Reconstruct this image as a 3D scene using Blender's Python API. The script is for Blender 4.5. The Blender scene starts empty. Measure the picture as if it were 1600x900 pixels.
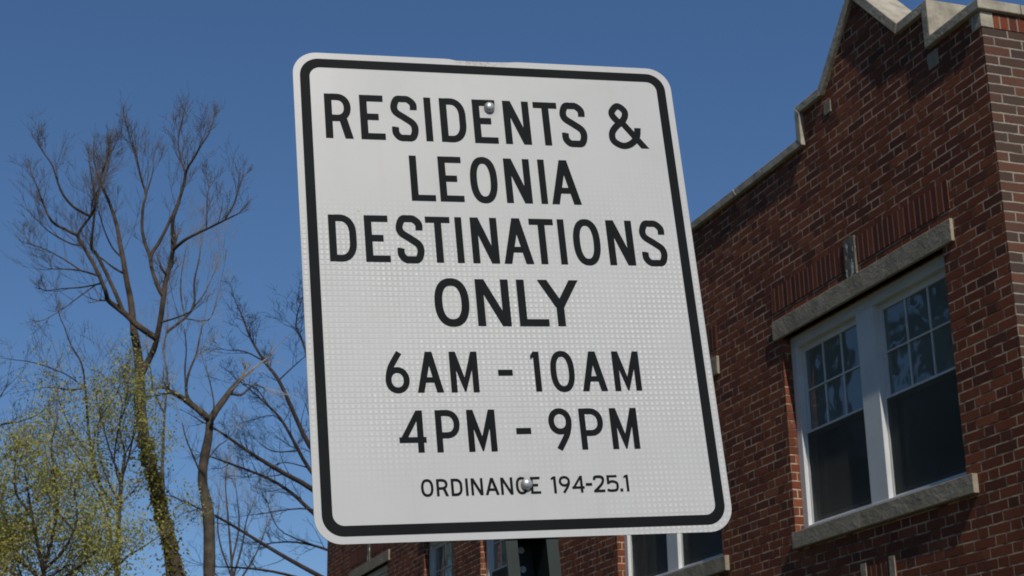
import bpy, bmesh, math, random
from mathutils import Vector, Matrix, noise as mnoise
R_ = math.radians
scene = bpy.context.scene
C = scene.collection
rng = random.Random(7)

# ------------------------------------------------------------------ camera
PITCH, ROLL, AZ = R_(17.948), R_(-1.046), R_(-19.22)
FPX = 2500.0                                   # focal length in pixels of a 1600 px wide frame
CAM = Vector((0, 0, 1.65))
_fw = Vector((0, math.cos(PITCH), math.sin(PITCH)))
_rt = Vector((1, 0, 0)); _up = _rt.cross(_fw)
CR = math.cos(ROLL)*_rt + math.sin(ROLL)*_up
CU = -math.sin(ROLL)*_rt + math.cos(ROLL)*_up
cd = bpy.data.cameras.new('camera'); cam = bpy.data.objects.new('camera', cd); C.objects.link(cam)
cd.sensor_width = 36; cd.lens = 36*FPX/1600; cd.clip_start = .05; cd.clip_end = 2000
cam.matrix_world = Matrix(((CR.x, CU.x, -_fw.x, CAM.x), (CR.y, CU.y, -_fw.y, CAM.y), (CR.z, CU.z, -_fw.z, CAM.z), (0, 0, 0, 1)))
cd.dof.use_dof = True; cd.dof.focus_distance = 2.6; cd.dof.aperture_fstop = 30
scene.camera = cam

# ------------------------------------------------------------------ sky, sun, exposure
SUN_AZ, SUN_EL = R_(167.8), R_(44)             # azimuth clockwise from +Y
w = bpy.data.worlds.new('World'); scene.world = w; w.use_nodes = True
nt = w.node_tree
sky = nt.nodes.new('ShaderNodeTexSky'); sky.sky_type = 'NISHITA'; sky.sun_disc = False
sky.sun_elevation = SUN_EL; sky.sun_rotation = SUN_AZ
sky.altitude = 2400; sky.air_density = 1.0; sky.dust_density = 0.0; sky.ozone_density = 5.0
bg = nt.nodes['Background']; bg.inputs['Strength'].default_value = .119
bg_hue = .504
hs = nt.nodes.new('ShaderNodeHueSaturation'); hs.inputs['Saturation'].default_value = 1.21
gm = nt.nodes.new('ShaderNodeGamma'); gm.inputs['Gamma'].default_value = .78
hs.inputs['Hue'].default_value = bg_hue
nt.links.new(sky.outputs[0], gm.inputs[0]); nt.links.new(gm.outputs[0], hs.inputs['Color']); nt.links.new(hs.outputs[0], bg.inputs[0])
sl = bpy.data.lights.new('sun', 'SUN'); so = bpy.data.objects.new('sun', sl); C.objects.link(so)
sl.energy = 3.1; sl.angle = R_(.5); sl.color = (1, .94, .85)
sd = Vector((math.sin(SUN_AZ)*math.cos(SUN_EL), math.cos(SUN_AZ)*math.cos(SUN_EL), math.sin(SUN_EL)))
so.rotation_euler = sd.to_track_quat('Z', 'Y').to_euler(); so.location = (4, -8, 20)
vs = scene.view_settings
vs.view_transform = 'Standard'; vs.look = 'None'; vs.exposure = 0; vs.gamma = 1; vs.use_curve_mapping = False
scene.render.engine = 'CYCLES'
scene.cycles.filter_width = 1.8

# ------------------------------------------------------------------ helpers
def ray(x, y): return _fw + CR*((x-800)/FPX) - CU*((y-450)/FPX)
def at(x, y, Y):
    d = ray(x, y); return CAM + d*(Y/d.y)

def mesh_obj(name, verts, faces, mats, parent=None, midx=None, smooth=False):
    me = bpy.data.meshes.new(name); me.from_pydata([tuple(v) for v in verts], [], faces)
    for m in (mats if isinstance(mats, (list, tuple)) else [mats]): me.materials.append(m)
    if midx:
        for p, i in zip(me.polygons, midx): p.material_index = i
    if smooth:
        for p in me.polygons: p.use_smooth = True
    me.update()
    o = bpy.data.objects.new(name, me); C.objects.link(o)
    if parent: o.parent = parent
    return o

def empty(name, loc, label, cat, group=None, rz=0):
    o = bpy.data.objects.new(name, None); C.objects.link(o)
    o.location = loc; o.rotation_euler = (0, 0, rz); o.empty_display_size = .2
    o['label'] = label; o['category'] = cat
    if group: o['group'] = group
    return o

class MB:
    """collects faces for one mesh"""
    def __init__(s): s.v = []; s.f = []; s.m = []
    def quad(s, a, b, c, d, m=0):
        n = len(s.v); s.v += [a, b, c, d]; s.f.append((n, n+1, n+2, n+3)); s.m.append(m)
    def poly(s, pts, m=0):
        n = len(s.v); s.v += pts; s.f.append(tuple(range(n, n+len(pts)))); s.m.append(m)
    def box(s, x0, x1, y0, y1, z0, z1, m=0):
        x0, x1 = min(x0, x1), max(x0, x1); y0, y1 = min(y0, y1), max(y0, y1)
        n = len(s.v)
        s.v += [(x0,y0,z0),(x1,y0,z0),(x1,y1,z0),(x0,y1,z0),(x0,y0,z1),(x1,y0,z1),(x1,y1,z1),(x0,y1,z1)]
        for f in ((0,3,2,1),(4,5,6,7),(0,1,5,4),(1,2,6,5),(2,3,7,6),(3,0,4,7)):
            s.f.append(tuple(n+i for i in f)); s.m.append(m)
    def prism(s, pts, y0, y1, m=0):            # pts: (x, z) outline, counter-clockwise seen from -y
        k = len(pts); n = len(s.v)
        s.v += [(p[0], y0, p[1]) for p in pts] + [(p[0], y1, p[1]) for p in pts]
        s.f.append(tuple(range(n, n+k))); s.m.append(m)
        s.f.append(tuple(range(n+2*k-1, n+k-1, -1))); s.m.append(m)
        for i in range(k):
            j = (i+1) % k; s.f.append((n+j, n+i, n+k+i, n+k+j)); s.m.append(m)
    def tube(s, pts, rad, sides=5, m=0):
        n0 = len(s.v); k = len(pts); ref = Vector((.3, .9, .2))
        for i, p in enumerate(pts):
            t = (pts[min(i+1, k-1)] - pts[max(i-1, 0)])
            if t.length < 1e-9: t = Vector((0, 0, 1))
            t.normalize(); a = t.cross(ref)
            if a.length < .05: a = t.cross(Vector((1, 0, 0)))
            a.normalize(); b = t.cross(a)
            for q in range(sides):
                an = 2*math.pi*q/sides
                s.v.append(p + (a*math.cos(an) + b*math.sin(an))*rad[i])
        for i in range(k-1):
            for q in range(sides):
                r = (q+1) % sides
                s.f.append((n0+i*sides+q, n0+i*sides+r, n0+(i+1)*sides+r, n0+(i+1)*sides+q)); s.m.append(m)
        s.f.append(tuple(n0+(k-1)*sides+q for q in range(sides))); s.m.append(m)
    def build(s, name, mats, parent=None, smooth=False, bevel=0):
        o = mesh_obj(name, s.v, s.f, mats, parent, s.m, smooth)
        if bevel:
            b = o.modifiers.new('bevel', 'BEVEL'); b.width = bevel; b.segments = 2; b.limit_method = 'ANGLE'; b.angle_limit = R_(40)
        return o

# ------------------------------------------------------------------ materials
class NT:
    def __init__(s, name):
        s.mat = bpy.data.materials.new(name); s.mat.use_nodes = True
        s.t = s.mat.node_tree; s.b = s.t.nodes['Principled BSDF']
    def n(s, ty, **kw):
        x = s.t.nodes.new(ty)
        for k, v in kw.items(): setattr(x, k, v)
        return x
    def put(s, sock, v):
        if isinstance(v, bpy.types.NodeSocket): s.t.links.new(v, sock)
        elif isinstance(v, bpy.types.Node): s.t.links.new(v.outputs[0], sock)
        else: sock.default_value = v
    def math(s, op, a, b=0.0, c=0.0):
        x = s.n('ShaderNodeMath', operation=op); s.put(x.inputs[0], a); s.put(x.inputs[1], b); s.put(x.inputs[2], c)
        return x.outputs[0]
    def mixf(s, f, a, b):                      # a + f (b-a)
        return s.math('ADD', a, s.math('MULTIPLY', f, s.math('SUBTRACT', b, a)))
    def sstep(s, x, lo, hi):
        m = s.n('ShaderNodeMapRange', interpolation_type='SMOOTHSTEP')
        s.put(m.inputs[0], x); m.inputs[1].default_value = lo; m.inputs[2].default_value = hi
        return m.outputs[0]
    def mixc(s, f, a, b, blend='MIX'):
        x = s.n('ShaderNodeMix', data_type='RGBA', blend_type=blend)
        s.put(x.inputs[0], f); s.put(x.inputs[6], a); s.put(x.inputs[7], b); return x.outputs[2]
    def noise(s, vec, scale, detail=3, rough=.55):
        x = s.n('ShaderNodeTexNoise'); s.put(x.inputs['Vector'], vec)
        x.inputs['Scale'].default_value = scale; x.inputs['Detail'].default_value = detail; x.inputs['Roughness'].default_value = rough
        return x
    def ramp(s, f, stops):
        x = s.n('ShaderNodeValToRGB'); s.put(x.inputs[0], f); e = x.color_ramp.elements
        e[0].position, e[0].color = stops[0][0], (*stops[0][1], 1); e[1].position, e[1].color = stops[-1][0], (*stops[-1][1], 1)
        for p, c in stops[1:-1]:
            q = e.new(p); q.color = (*c, 1)
        return x.outputs[0]
    def coord(s, which='Object'):
        return s.n('ShaderNodeTexCoord').outputs[which]
    def bump(s, h, dist, strength=1.0):
        x = s.n('ShaderNodeBump'); s.put(x.inputs['Height'], h); x.inputs['Distance'].default_value = dist; x.inputs['Strength'].default_value = strength
        s.t.links.new(x.outputs[0], s.b.inputs['Normal'])
    def base(s, c, rough=.8, spec=.3):
        s.put(s.b.inputs['Base Color'], c if not isinstance(c, tuple) else (*c, 1))
        s.put(s.b.inputs['Roughness'], rough); s.b.inputs['Specular IOR Level'].default_value = spec
        return s.mat

def noisy(name, c1, c2, scale, rough=.8, spec=.3, bump=0, bscale=None, detail=4):
    m = NT(name); co = m.coord()
    f = m.noise(co, scale, detail, .6).outputs[0]
    col = m.ramp(f, [(.3, c1), (.7, c2)])
    if bump: m.bump(m.noise(co, bscale or scale*4, 4, .6).outputs[0], bump)
    return m.base(col, rough, spec)

def brick_mat(name, W1, W2, COURSE, joint, stops, mortar1, mortar2, rows_half=True, bumpd=.006, tilt=.02, dark=.35):
    """bond of stretchers (W1) and headers (W2 > 0: Flemish), from the object's own x / y / z"""
    m = NT(name)
    tc = m.n('ShaderNodeTexCoord'); sp = m.n('ShaderNodeSeparateXYZ'); sn = m.n('ShaderNodeSeparateXYZ')
    m.put(sp.inputs[0], tc.outputs['Object']); m.put(sn.inputs[0], tc.outputs['Normal'])
    wob = m.noise(tc.outputs['Object'], 14, 3, .6)
    ws = m.n('ShaderNodeSeparateXYZ'); m.put(ws.inputs[0], wob.outputs['Color'])
    isx = m.math('GREATER_THAN', m.math('ABSOLUTE', sn.outputs[0]), .5)
    u = m.mixf(isx, sp.outputs[0], sp.outputs[1])
    u = m.math('ADD', u, m.math('MULTIPLY', m.math('SUBTRACT', ws.outputs[0], .5), .010))
    z = m.math('ADD', sp.outputs[2], m.math('MULTIPLY', m.math('SUBTRACT', ws.outputs[1], .5), .008))
    v = m.math('DIVIDE', z, COURSE); row = m.math('FLOOR', v)
    fv = m.math('MULTIPLY', m.math('SUBTRACT', v, row), COURSE)
    P = W1 + W2
    rj = m.n('ShaderNodeTexWhiteNoise', noise_dimensions='1D'); m.put(rj.inputs['W'], row)
    sh = m.math('MULTIPLY', m.math('MODULO', m.math('ABSOLUTE', row), 2.0), P/2)
    uu = m.math('ADD', m.math('ADD', u, 50*P), m.math('ADD', sh, m.math('MULTIPLY', rj.outputs['Value'], .03)))
    cell = m.math('FLOOR', m.math('DIVIDE', uu, P))
    lu = m.math('SUBTRACT', uu, m.math('MULTIPLY', cell, P))
    if W2 > 0:
        hd = m.math('GREATER_THAN', lu, W1)
        a = m.math('SUBTRACT', lu, m.math('MULTIPLY', hd, W1)); wid = m.mixf(hd, W1, W2)
        cid = m.math('ADD', m.math('MULTIPLY', cell, 2.0), hd)
    else:
        a = lu; wid = W1; cid = cell
    du = m.math('MINIMUM', a, m.math('SUBTRACT', wid, a)); dv = m.math('MINIMUM', fv, m.math('SUBTRACT', COURSE, fv))
    chip = m.math('MULTIPLY', m.math('SUBTRACT', m.noise(tc.outputs['Object'], 48, 3, .65).outputs[0], .5), .009)
    d = m.math('ADD', m.math('SUBTRACT', m.math('MINIMUM', du, dv), joint/2), chip)
    mask = m.sstep(d, -.0015, .003)
    idv = m.n('ShaderNodeCombineXYZ'); m.put(idv.inputs[0], cid); m.put(idv.inputs[1], row)
    wn = m.n('ShaderNodeTexWhiteNoise', noise_dimensions='2D'); m.put(wn.inputs['Vector'], idv.outputs[0])
    rs = m.n('ShaderNodeSeparateXYZ'); m.put(rs.inputs[0], wn.outputs['Color'])
    col = m.ramp(rs.outputs[0], stops)
    grain = m.noise(tc.outputs['Object'], 60, 4, .7).outputs[0]
    big = m.noise(tc.outputs['Object'], 1.1, 4, .6).outputs[0]
    col = m.mixc(m.math('MULTIPLY', m.sstep(grain, .35, .75), dark), col, (.02, .012, .01, 1))
    col = m.mixc(m.math('MULTIPLY', m.sstep(big, .45, .7), .35), col, (.05, .022, .018, 1))
    mo = m.mixc(m.sstep(m.noise(tc.outputs['Object'], 6, 3, .6).outputs[0], .38, .62), (*mortar1, 1), (*mortar2, 1))
    efl = m.math('MULTIPLY', m.sstep(m.noise(tc.outputs['Object'], 2.3, 6, .75).outputs[0], .58, .72), .16)
    col = m.mixc(efl, col, (.34, .27, .21, 1))
    col = m.mixc(mask, mo, col)
    tl = m.math('MULTIPLY', m.math('SUBTRACT', a, W1/2), m.math('MULTIPLY', m.math('SUBTRACT', rs.outputs[1], .5), tilt*2))
    proud = m.math('MULTIPLY', rs.outputs[2], .0025)
    h = m.math('ADD', m.math('MULTIPLY', mask, bumpd), m.math('MULTIPLY', mask, m.math('ADD', tl, proud)))
    h = m.math('ADD', h, m.math('MULTIPLY', grain, .0022))
    m.bump(h, 1.0, .9)
    return m.base(col, .88, .2)

M = {}
M['brick'] = brick_mat('red_brick', .226, .110, .0677, .009,
    [(0, (.12, .044, .026)), (.2, (.18, .054, .028)), (.7, (.24, .068, .031)), (1, (.31, .10, .046))], (.12, .075, .05), (.56, .42, .30), bumpd=.006, dark=.3)
M['brick_side'] = brick_mat('brown_brick', .213, 0, .0677, .009,
    [(0, (.075, .052, .042)), (.4, (.095, .055, .041)), (.7, (.12, .058, .04)), (1, (.15, .062, .038))], (.24, .205, .16), (.36, .31, .245), bumpd=.003, tilt=.004, dark=.2)
def soldier_mat():
    m = NT('soldier_brick'); tc = m.n('ShaderNodeTexCoord'); sp = m.n('ShaderNodeSeparateXYZ'); m.put(sp.inputs[0], tc.outputs['Object'])
    W = .0677; wob = m.noise(tc.outputs['Object'], 14, 3, .6).outputs[0]
    xx = m.math('ADD', m.math('ADD', sp.outputs[0], 60*W), m.math('MULTIPLY', m.math('SUBTRACT', wob, .5), .008))
    xx = m.math('ADD', xx, m.math('MULTIPLY', sp.outputs[1], -1.0))
    v = m.math('DIVIDE', xx, W); c = m.math('FLOOR', v); a = m.math('MULTIPLY', m.math('SUBTRACT', v, c), W)
    d = m.math('SUBTRACT', m.math('MINIMUM', a, m.math('SUBTRACT', W, a)), .0055); mask = m.sstep(d, -.0015, .003)
    wn = m.n('ShaderNodeTexWhiteNoise', noise_dimensions='1D'); m.put(wn.inputs['W'], c)
    col = m.ramp(wn.outputs['Value'], [(0, (.12, .034, .02)), (.5, (.19, .046, .022)), (1, (.27, .07, .03))])
    grain = m.noise(tc.outputs['Object'], 60, 4, .7).outputs[0]
    col = m.mixc(m.math('MULTIPLY', m.sstep(grain, .35, .75), .35), col, (.02, .012, .01, 1))
    col = m.mixc(mask, (.27, .21, .165, 1), col)
    m.bump(m.math('ADD', m.math('MULTIPLY', mask, .005), m.math('MULTIPLY', grain, .002)), 1.0, .9)
    return m.base(col, .88, .2)
M['soldier'] = soldier_mat()
def stone_mat(name, c1, c2, dark, scale, drop=None):
    """cut limestone with black weathering, drip streaks and (keystone) bird droppings"""
    m = NT(name); co = m.coord()
    col = m.ramp(m.noise(co, scale, 5, .65).outputs[0], [(.3, c1), (.7, c2)])
    mp = m.n('ShaderNodeMapping'); mp.inputs['Scale'].default_value = (9, 9, 1.2); m.put(mp.inputs[0], co)
    streak = m.sstep(m.noise(mp.outputs[0], 1.3, 5, .6).outputs[0], .46, .74)
    blot = m.sstep(m.noise(co, 3.2, 6, .7).outputs[0], .48, .70)
    col = m.mixc(m.math('MULTIPLY', streak, .45*dark), col, (.05, .045, .035, 1))
    col = m.mixc(m.math('MULTIPLY', blot, .6*dark), col, (.07, .062, .048, 1))
    if drop:
        mp2 = m.n('ShaderNodeMapping'); mp2.inputs['Scale'].default_value = (1.6, 1, .7); m.put(mp2.inputs[0], co)
        col = m.mixc(m.sstep(m.noise(mp2.outputs[0], 13, 3, .65).outputs[0], .53, .60), col, (.72, .70, .62, 1))
    m.bump(m.math('ADD', m.noise(co, 45, 4, .6).outputs[0], m.math('MULTIPLY', m.noise(co, 9, 3, .6).outputs[0], 2.0)), .004)
    return m.base(col, .88, .2)
M['stone'] = stone_mat('limestone', (.28, .235, .17), (.42, .365, .275), .45, 5)
M['coping'] = stone_mat('coping_limestone', (.33, .285, .21), (.54, .49, .39), .65, 4)
M['stained_stone'] = stone_mat('stained_keystone', (.10, .10, .08), (.22, .20, .16), 1, 6, True)
M['white_paint'] = noisy('white_painted_wood', (.60, .61, .60), (.70, .71, .70), 3, .5, .4, .0008, 60)
def glass(name, base, rough, spec):
    m = NT(name); co = m.coord()
    m.bump(m.noise(co, 2.2, 2, .5).outputs[0], .012, .5)
    return m.base(base, rough, spec)
M['glass'] = glass('window_glass', (.14, .165, .155), .03, .9)
M['screen'] = noisy('insect_screen', (.075, .076, .066), (.11, .11, .095), 2, .8, .1)
_t = M['screen'].node_tree; _tr = _t.nodes.new('ShaderNodeBsdfTransparent'); _mx = _t.nodes.new('ShaderNodeMixShader'); _mx.inputs[0].default_value = .45
_t.links.new(_t.nodes['Principled BSDF'].outputs[0], _mx.inputs[1]); _t.links.new(_tr.outputs[0], _mx.inputs[2]); _t.links.new(_mx.outputs[0], _t.nodes['Material Output'].inputs[0])
M['roofing'] = noisy('tar_roofing', (.05, .05, .05), (.09, .09, .085), 2)
M['asphalt'] = noisy('asphalt', (.04, .04, .042), (.065, .065, .065), 8, .9, .2, .004, 120)
M['concrete'] = noisy('concrete', (.30, .29, .27), (.40, .39, .36), 3, .9, .2, .002, 60)
M['grass'] = noisy('grass', (.055, .06, .02), (.12, .11, .045), 12, .95, .1, .03, 60)
M['paint_line'] = noisy('road_paint', (.55, .42, .08), (.62, .48, .1), 6, .7)
M['bark'] = noisy('bark', (.04, .032, .025), (.11, .085, .062), 5, .95, .1, .02, 14)
M['bark_dark'] = noisy('dark_bark', (.032, .026, .024), (.075, .06, .05), 4, .95, .1)
M['bark_pale'] = noisy('pale_bark', (.05, .042, .032), (.13, .105, .08), 5, .95, .1, .015, 16)
M['twig'] = noisy('twig_bark', (.10, .08, .065), (.20, .16, .13), 1.2, .9, .1)
M['twig_grey'] = noisy('grey_twig_bark', (.26, .22, .18), (.40, .35, .29), 1.2, .9, .1)
def leaf_mat(name, stops, scale):
    m = NT(name); co = m.coord()
    f = m.noise(co, scale, 3, .7).outputs[0]
    col = m.ramp(f, stops); m.base(col, .6, .25)
    tr = m.n('ShaderNodeBsdfTranslucent'); m.put(tr.inputs[0], col)
    mx = m.n('ShaderNodeMixShader'); mx.inputs[0].default_value = .45
    m.t.links.new(m.b.outputs[0], mx.inputs[1]); m.t.links.new(tr.outputs[0], mx.inputs[2])
    m.t.links.new(mx.outputs[0], m.t.nodes['Material Output'].inputs[0])
    return m.mat
M['young_leaf'] = leaf_mat('young_leaf', [(.25, (.28, .27, .08)), (.45, (.42, .41, .12)), (.58, (.50, .46, .13)), (.75, (.48, .34, .10))], 2.2)
M['bud'] = leaf_mat('reddish_bud', [(.25, (.20, .11, .07)), (.5, (.28, .20, .08)), (.8, (.26, .25, .08))], 1.7)
M['ivy'] = leaf_mat('ivy_leaf', [(.25, (.10, .10, .02)), (.5, (.22, .19, .035)), (.8, (.32, .25, .05))], 3)

def sheeting():
    """white prismatic sign sheeting: a square lattice of seal lines, every cell tilted a little"""
    m = NT('white_sign_sheeting'); tc = m.n('ShaderNodeTexCoord'); sp = m.n('ShaderNodeSeparateXYZ'); m.put(sp.inputs[0], tc.outputs['Object'])
    S = .0081
    u = m.math('DIVIDE', m.math('ADD', sp.outputs[0], 1), S); v = m.math('DIVIDE', m.math('ADD', sp.outputs[1], 1), S)
    cu = m.math('FLOOR', u); cv = m.math('FLOOR', v)
    fu = m.math('SUBTRACT', u, cu); fv = m.math('SUBTRACT', v, cv)
    du = m.math('MINIMUM', fu, m.math('SUBTRACT', 1.0, fu)); dv = m.math('MINIMUM', fv, m.math('SUBTRACT', 1.0, fv))
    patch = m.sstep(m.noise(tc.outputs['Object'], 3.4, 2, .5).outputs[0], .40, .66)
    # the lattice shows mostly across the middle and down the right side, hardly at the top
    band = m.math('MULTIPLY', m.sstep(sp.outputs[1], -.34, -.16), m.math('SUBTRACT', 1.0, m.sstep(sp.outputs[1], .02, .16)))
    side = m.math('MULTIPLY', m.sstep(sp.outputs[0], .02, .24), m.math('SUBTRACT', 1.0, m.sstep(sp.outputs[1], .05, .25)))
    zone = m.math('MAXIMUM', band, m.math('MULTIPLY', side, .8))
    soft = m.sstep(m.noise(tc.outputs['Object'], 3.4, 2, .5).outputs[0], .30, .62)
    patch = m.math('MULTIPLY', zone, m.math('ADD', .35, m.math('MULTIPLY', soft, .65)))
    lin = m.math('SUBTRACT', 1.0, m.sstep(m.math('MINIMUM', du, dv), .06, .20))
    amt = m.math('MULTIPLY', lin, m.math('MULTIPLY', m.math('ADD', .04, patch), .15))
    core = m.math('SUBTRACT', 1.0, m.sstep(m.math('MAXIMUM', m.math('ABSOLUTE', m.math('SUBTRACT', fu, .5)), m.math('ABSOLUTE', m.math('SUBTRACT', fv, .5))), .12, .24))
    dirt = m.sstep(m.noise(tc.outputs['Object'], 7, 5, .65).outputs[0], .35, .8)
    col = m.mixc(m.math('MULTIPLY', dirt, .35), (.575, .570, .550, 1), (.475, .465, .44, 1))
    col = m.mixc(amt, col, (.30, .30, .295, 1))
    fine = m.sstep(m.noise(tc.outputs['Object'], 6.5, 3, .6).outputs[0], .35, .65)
    col = m.mixc(m.math('MULTIPLY', m.math('MULTIPLY', core, patch), m.math('ADD', .15, m.math('MULTIPLY', fine, .55))), col, (.86, .86, .84, 1))  # retroreflective sparkle painted into the colour as pale dots in the cell cores
    run = m.n('ShaderNodeMapping'); run.inputs['Scale'].default_value = (26, 1.6, 1); m.put(run.inputs[0], tc.outputs['Object'])
    rn = m.sstep(m.noise(run.outputs[0], 1.0, 4, .6).outputs[0], .52, .78)
    col = m.mixc(m.math('MULTIPLY', rn, .10), col, (.33, .30, .25, 1))
    # grime and a painted contact shadow round the two bolts
    for by in (.2972, -.3040):
        off = m.n('ShaderNodeVectorMath', operation='DISTANCE'); m.put(off.inputs[0], tc.outputs['Object']); off.inputs[1].default_value = (-.002, by, 0)
        col = m.mixc(m.math('MULTIPLY', m.math('SUBTRACT', 1.0, m.sstep(off.outputs['Value'], .007, .022)), .30), col, (.26, .22, .18, 1))
    off = m.n('ShaderNodeVectorMath', operation='DISTANCE'); mq = m.n('ShaderNodeMapping'); mq.inputs['Scale'].default_value = (.28, 1, 1); m.put(mq.inputs[0], tc.outputs['Object'])
    m.put(off.inputs[0], mq.outputs[0]); off.inputs[1].default_value = (-.003, .378, 0)
    sc = m.math('MULTIPLY', m.math('SUBTRACT', 1.0, m.sstep(off.outputs['Value'], .004, .016)), m.sstep(m.noise(tc.outputs['Object'], 70, 4, .7).outputs[0], .42, .62))
    col = m.mixc(m.math('MULTIPLY', sc, .6), col, (.30, .22, .14, 1))
    # rust freckles
    fr = m.sstep(m.noise(tc.outputs['Object'], 38, 2, .5).outputs[0], .76, .80)
    col = m.mixc(m.math('MULTIPLY', fr, .5), col, (.30, .17, .10, 1))
    cb = m.n('ShaderNodeCombineXYZ'); m.put(cb.inputs[0], cu); m.put(cb.inputs[1], cv)
    wn = m.n('ShaderNodeTexWhiteNoise', noise_dimensions='2D'); m.put(wn.inputs['Vector'], cb.outputs[0])
    rs = m.n('ShaderNodeSeparateXYZ'); m.put(rs.inputs[0], wn.outputs['Color'])
    dome = m.math('MULTIPLY', m.sstep(m.math('MINIMUM', du, dv), 0, .25), .0003)
    wave = m.noise(tc.outputs['Object'], 3.0, 1, .4).outputs[0]
    m.bump(m.math('ADD', m.math('MULTIPLY', dome, patch), m.math('MULTIPLY', wave, .012)), 1.0, .6)
    m.base(col, .42, .35)
    # glint facets: a clear top layer whose normal is tilted per cell
    gl = m.n('ShaderNodeBsdfGlossy'); gl.inputs['Roughness'].default_value = .42; gl.inputs['Color'].default_value = (.9, .9, .9, 1)
    ge = m.n('ShaderNodeNewGeometry')
    tv = m.n('ShaderNodeVectorMath', operation='SUBTRACT'); m.put(tv.inputs[0], wn.outputs['Color']); tv.inputs[1].default_value = (.5, .5, .5)
    ts = m.n('ShaderNodeVectorMath', operation='SCALE'); m.put(ts.inputs[0], tv.outputs[0]); ts.inputs['Scale'].default_value = 1.1
    ta = m.n('ShaderNodeVectorMath', operation='ADD'); m.put(ta.inputs[0], ts.outputs[0]); m.put(ta.inputs[1], ge.outputs['Normal'])
    tn = m.n('ShaderNodeVectorMath', operation='NORMALIZE'); m.put(tn.inputs[0], ta.outputs[0])
    m.t.links.new(tn.outputs[0], gl.inputs['Normal'])
    mx = m.n('ShaderNodeMixShader')
    m.put(mx.inputs[0], m.math('MULTIPLY', m.math('MULTIPLY', core, m.sstep(patch, .1, 1.0)), .02))
    m.t.links.new(m.b.outputs[0], mx.inputs[1]); m.t.links.new(gl.outputs[0], mx.inputs[2])
    m.t.links.new(mx.outputs[0], m.t.nodes['Material Output'].inputs[0])
    return m.mat
M['sheeting'] = sheeting()
M['black'] = noisy('black_sign_film', (.007, .008, .009), (.011, .012, .013), 9, .6, .08)
M['aluminium'] = noisy('aluminium', (.45, .45, .45), (.55, .55, .55), 20, .45, .5); 
M['galv'] = noisy('galvanised_bolt', (.42, .42, .42), (.6, .6, .6), 60, .45, .4)
M['galv'].node_tree.nodes['Principled BSDF'].inputs['Metallic'].default_value = .55
M['green_post'] = noisy('green_post_paint', (.016, .024, .020), (.027, .037, .031), 18, .55, .35)
M['bright_hole'] = noisy('bright_hole_fill', (.62, .61, .58), (.75, .74, .7), 60, .6, .4)  # pale colour standing for the brightness seen through the post holes

# ------------------------------------------------------------------ ground (all below the frame, lights the scene from below)
def structure(name, mb, mat):
    o = mb.build(name, mat); o['kind'] = 'structure'; return o
g = MB(); g.quad((-600, -600, -.02), (600, -600, -.02), (600, 600, -.02), (-600, 600, -.02)); structure('ground', g, M['grass'])
DA = Vector((math.sin(AZ), math.cos(AZ), 0)); NO = Vector((-math.cos(AZ), math.sin(AZ), 0))
C0 = Vector((3.0882, 9.4, 0))
def sheet(a0, a1, b0, b1, z):                  # strip along the facade direction, b = metres out from the facade
    m = MB(); P = lambda a, b: tuple(C0 + DA*a + NO*b + Vector((0, 0, z)))
    m.quad(P(a0, b0), P(a0, b1), P(a1, b1), P(a1, b0)); m.f[-1] = m.f[-1][::-1]; return m
# the street crosses in front of the building's side face; the photographer stands at its kerb
structure('sidewalk', sheet(-5.0, -3.3, -60, 60, -.012), M['concrete'])
structure('road', sheet(-17.0, -7.3, -60, 60, -.012), M['asphalt'])
structure('lane_marking', sheet(-12.3, -12.18, -60, 60, -.008), M['paint_line'])
kb = MB()
P = lambda a, b, z: tuple(C0 + DA*a + NO*b + Vector((0, 0, z)))
kb.v = [P(-7.29, -60, -.05), P(-7.12, -60, -.05), P(-7.12, 60, -.05), P(-7.29, 60, -.05), P(-7.29, -60, .11), P(-7.12, -60, .11), P(-7.12, 60, .11), P(-7.29, 60, .11)]
kb.f = [(0,1,2,3),(7,6,5,4),(4,5,1,0),(5,6,2,1),(6,7,3,2),(7,4,0,3)]; kb.m = [0]*6
structure('kerb', kb, M['concrete'])

# ------------------------------------------------------------------ brick building; local x = -s (s metres from the near corner along the facade), y inward, z up
LEN, DEP, RZ = 19.3, 13.0, 6.20
bld = empty('brick_building', C0, 'two storey red brick building with gabled parapet, stone coping and white paired windows', 'building', rz=math.atan2(-DA.y, -DA.x))
def S(s0, s1): return -s0, -s1
# openings on the facade: (s0, s1, z0, z1, kind)
pairs = [(.68, 2.93), (4.18, 6.43), (8.42, 10.72)]
singles = [(11.86, 13.22)]
last = [(15.20, 17.45)]
ops = []
for (a, b) in pairs + last: ops += [(a, b, 3.59, 5.13, 'pair'), (a, b, .95, 2.49, 'pair')]
for (a, b) in singles: ops += [(a, b, 3.59, 5.13, 'single'), (a, b, .95, 2.49, 'single')]
RV = .12
wl = MB()
xs = sorted({0.0, LEN} | {o[0] for o in ops} | {o[1] for o in ops})
zs = sorted({0.0, RZ} | {o[2] for o in ops} | {o[3] for o in ops})
for a0, a1 in zip(xs, xs[1:]):
    for c0, c1 in zip(zs, zs[1:]):
        am, cm = (a0+a1)/2, (c0+c1)/2
        if any(o[0] < am < o[1] and o[2] < cm < o[3] for o in ops): continue
        wl.quad((-a1, 0, c0), (-a0, 0, c0), (-a0, 0, c1), (-a1, 0, c1))
for (a, b, c, d, k) in ops:
    wl.quad((-b, 0, c), (-b, 0, d), (-b, RV, d), (-b, RV, c)); wl.quad((-a, 0, d), (-a, 0, c), (-a, RV, c), (-a, RV, d))
    wl.quad((-b, 0, d), (-a, 0, d), (-a, RV, d), (-b, RV, d)); wl.quad((-a, 0, c), (-b, 0, c), (-b, RV, c), (-a, RV, c))
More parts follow.
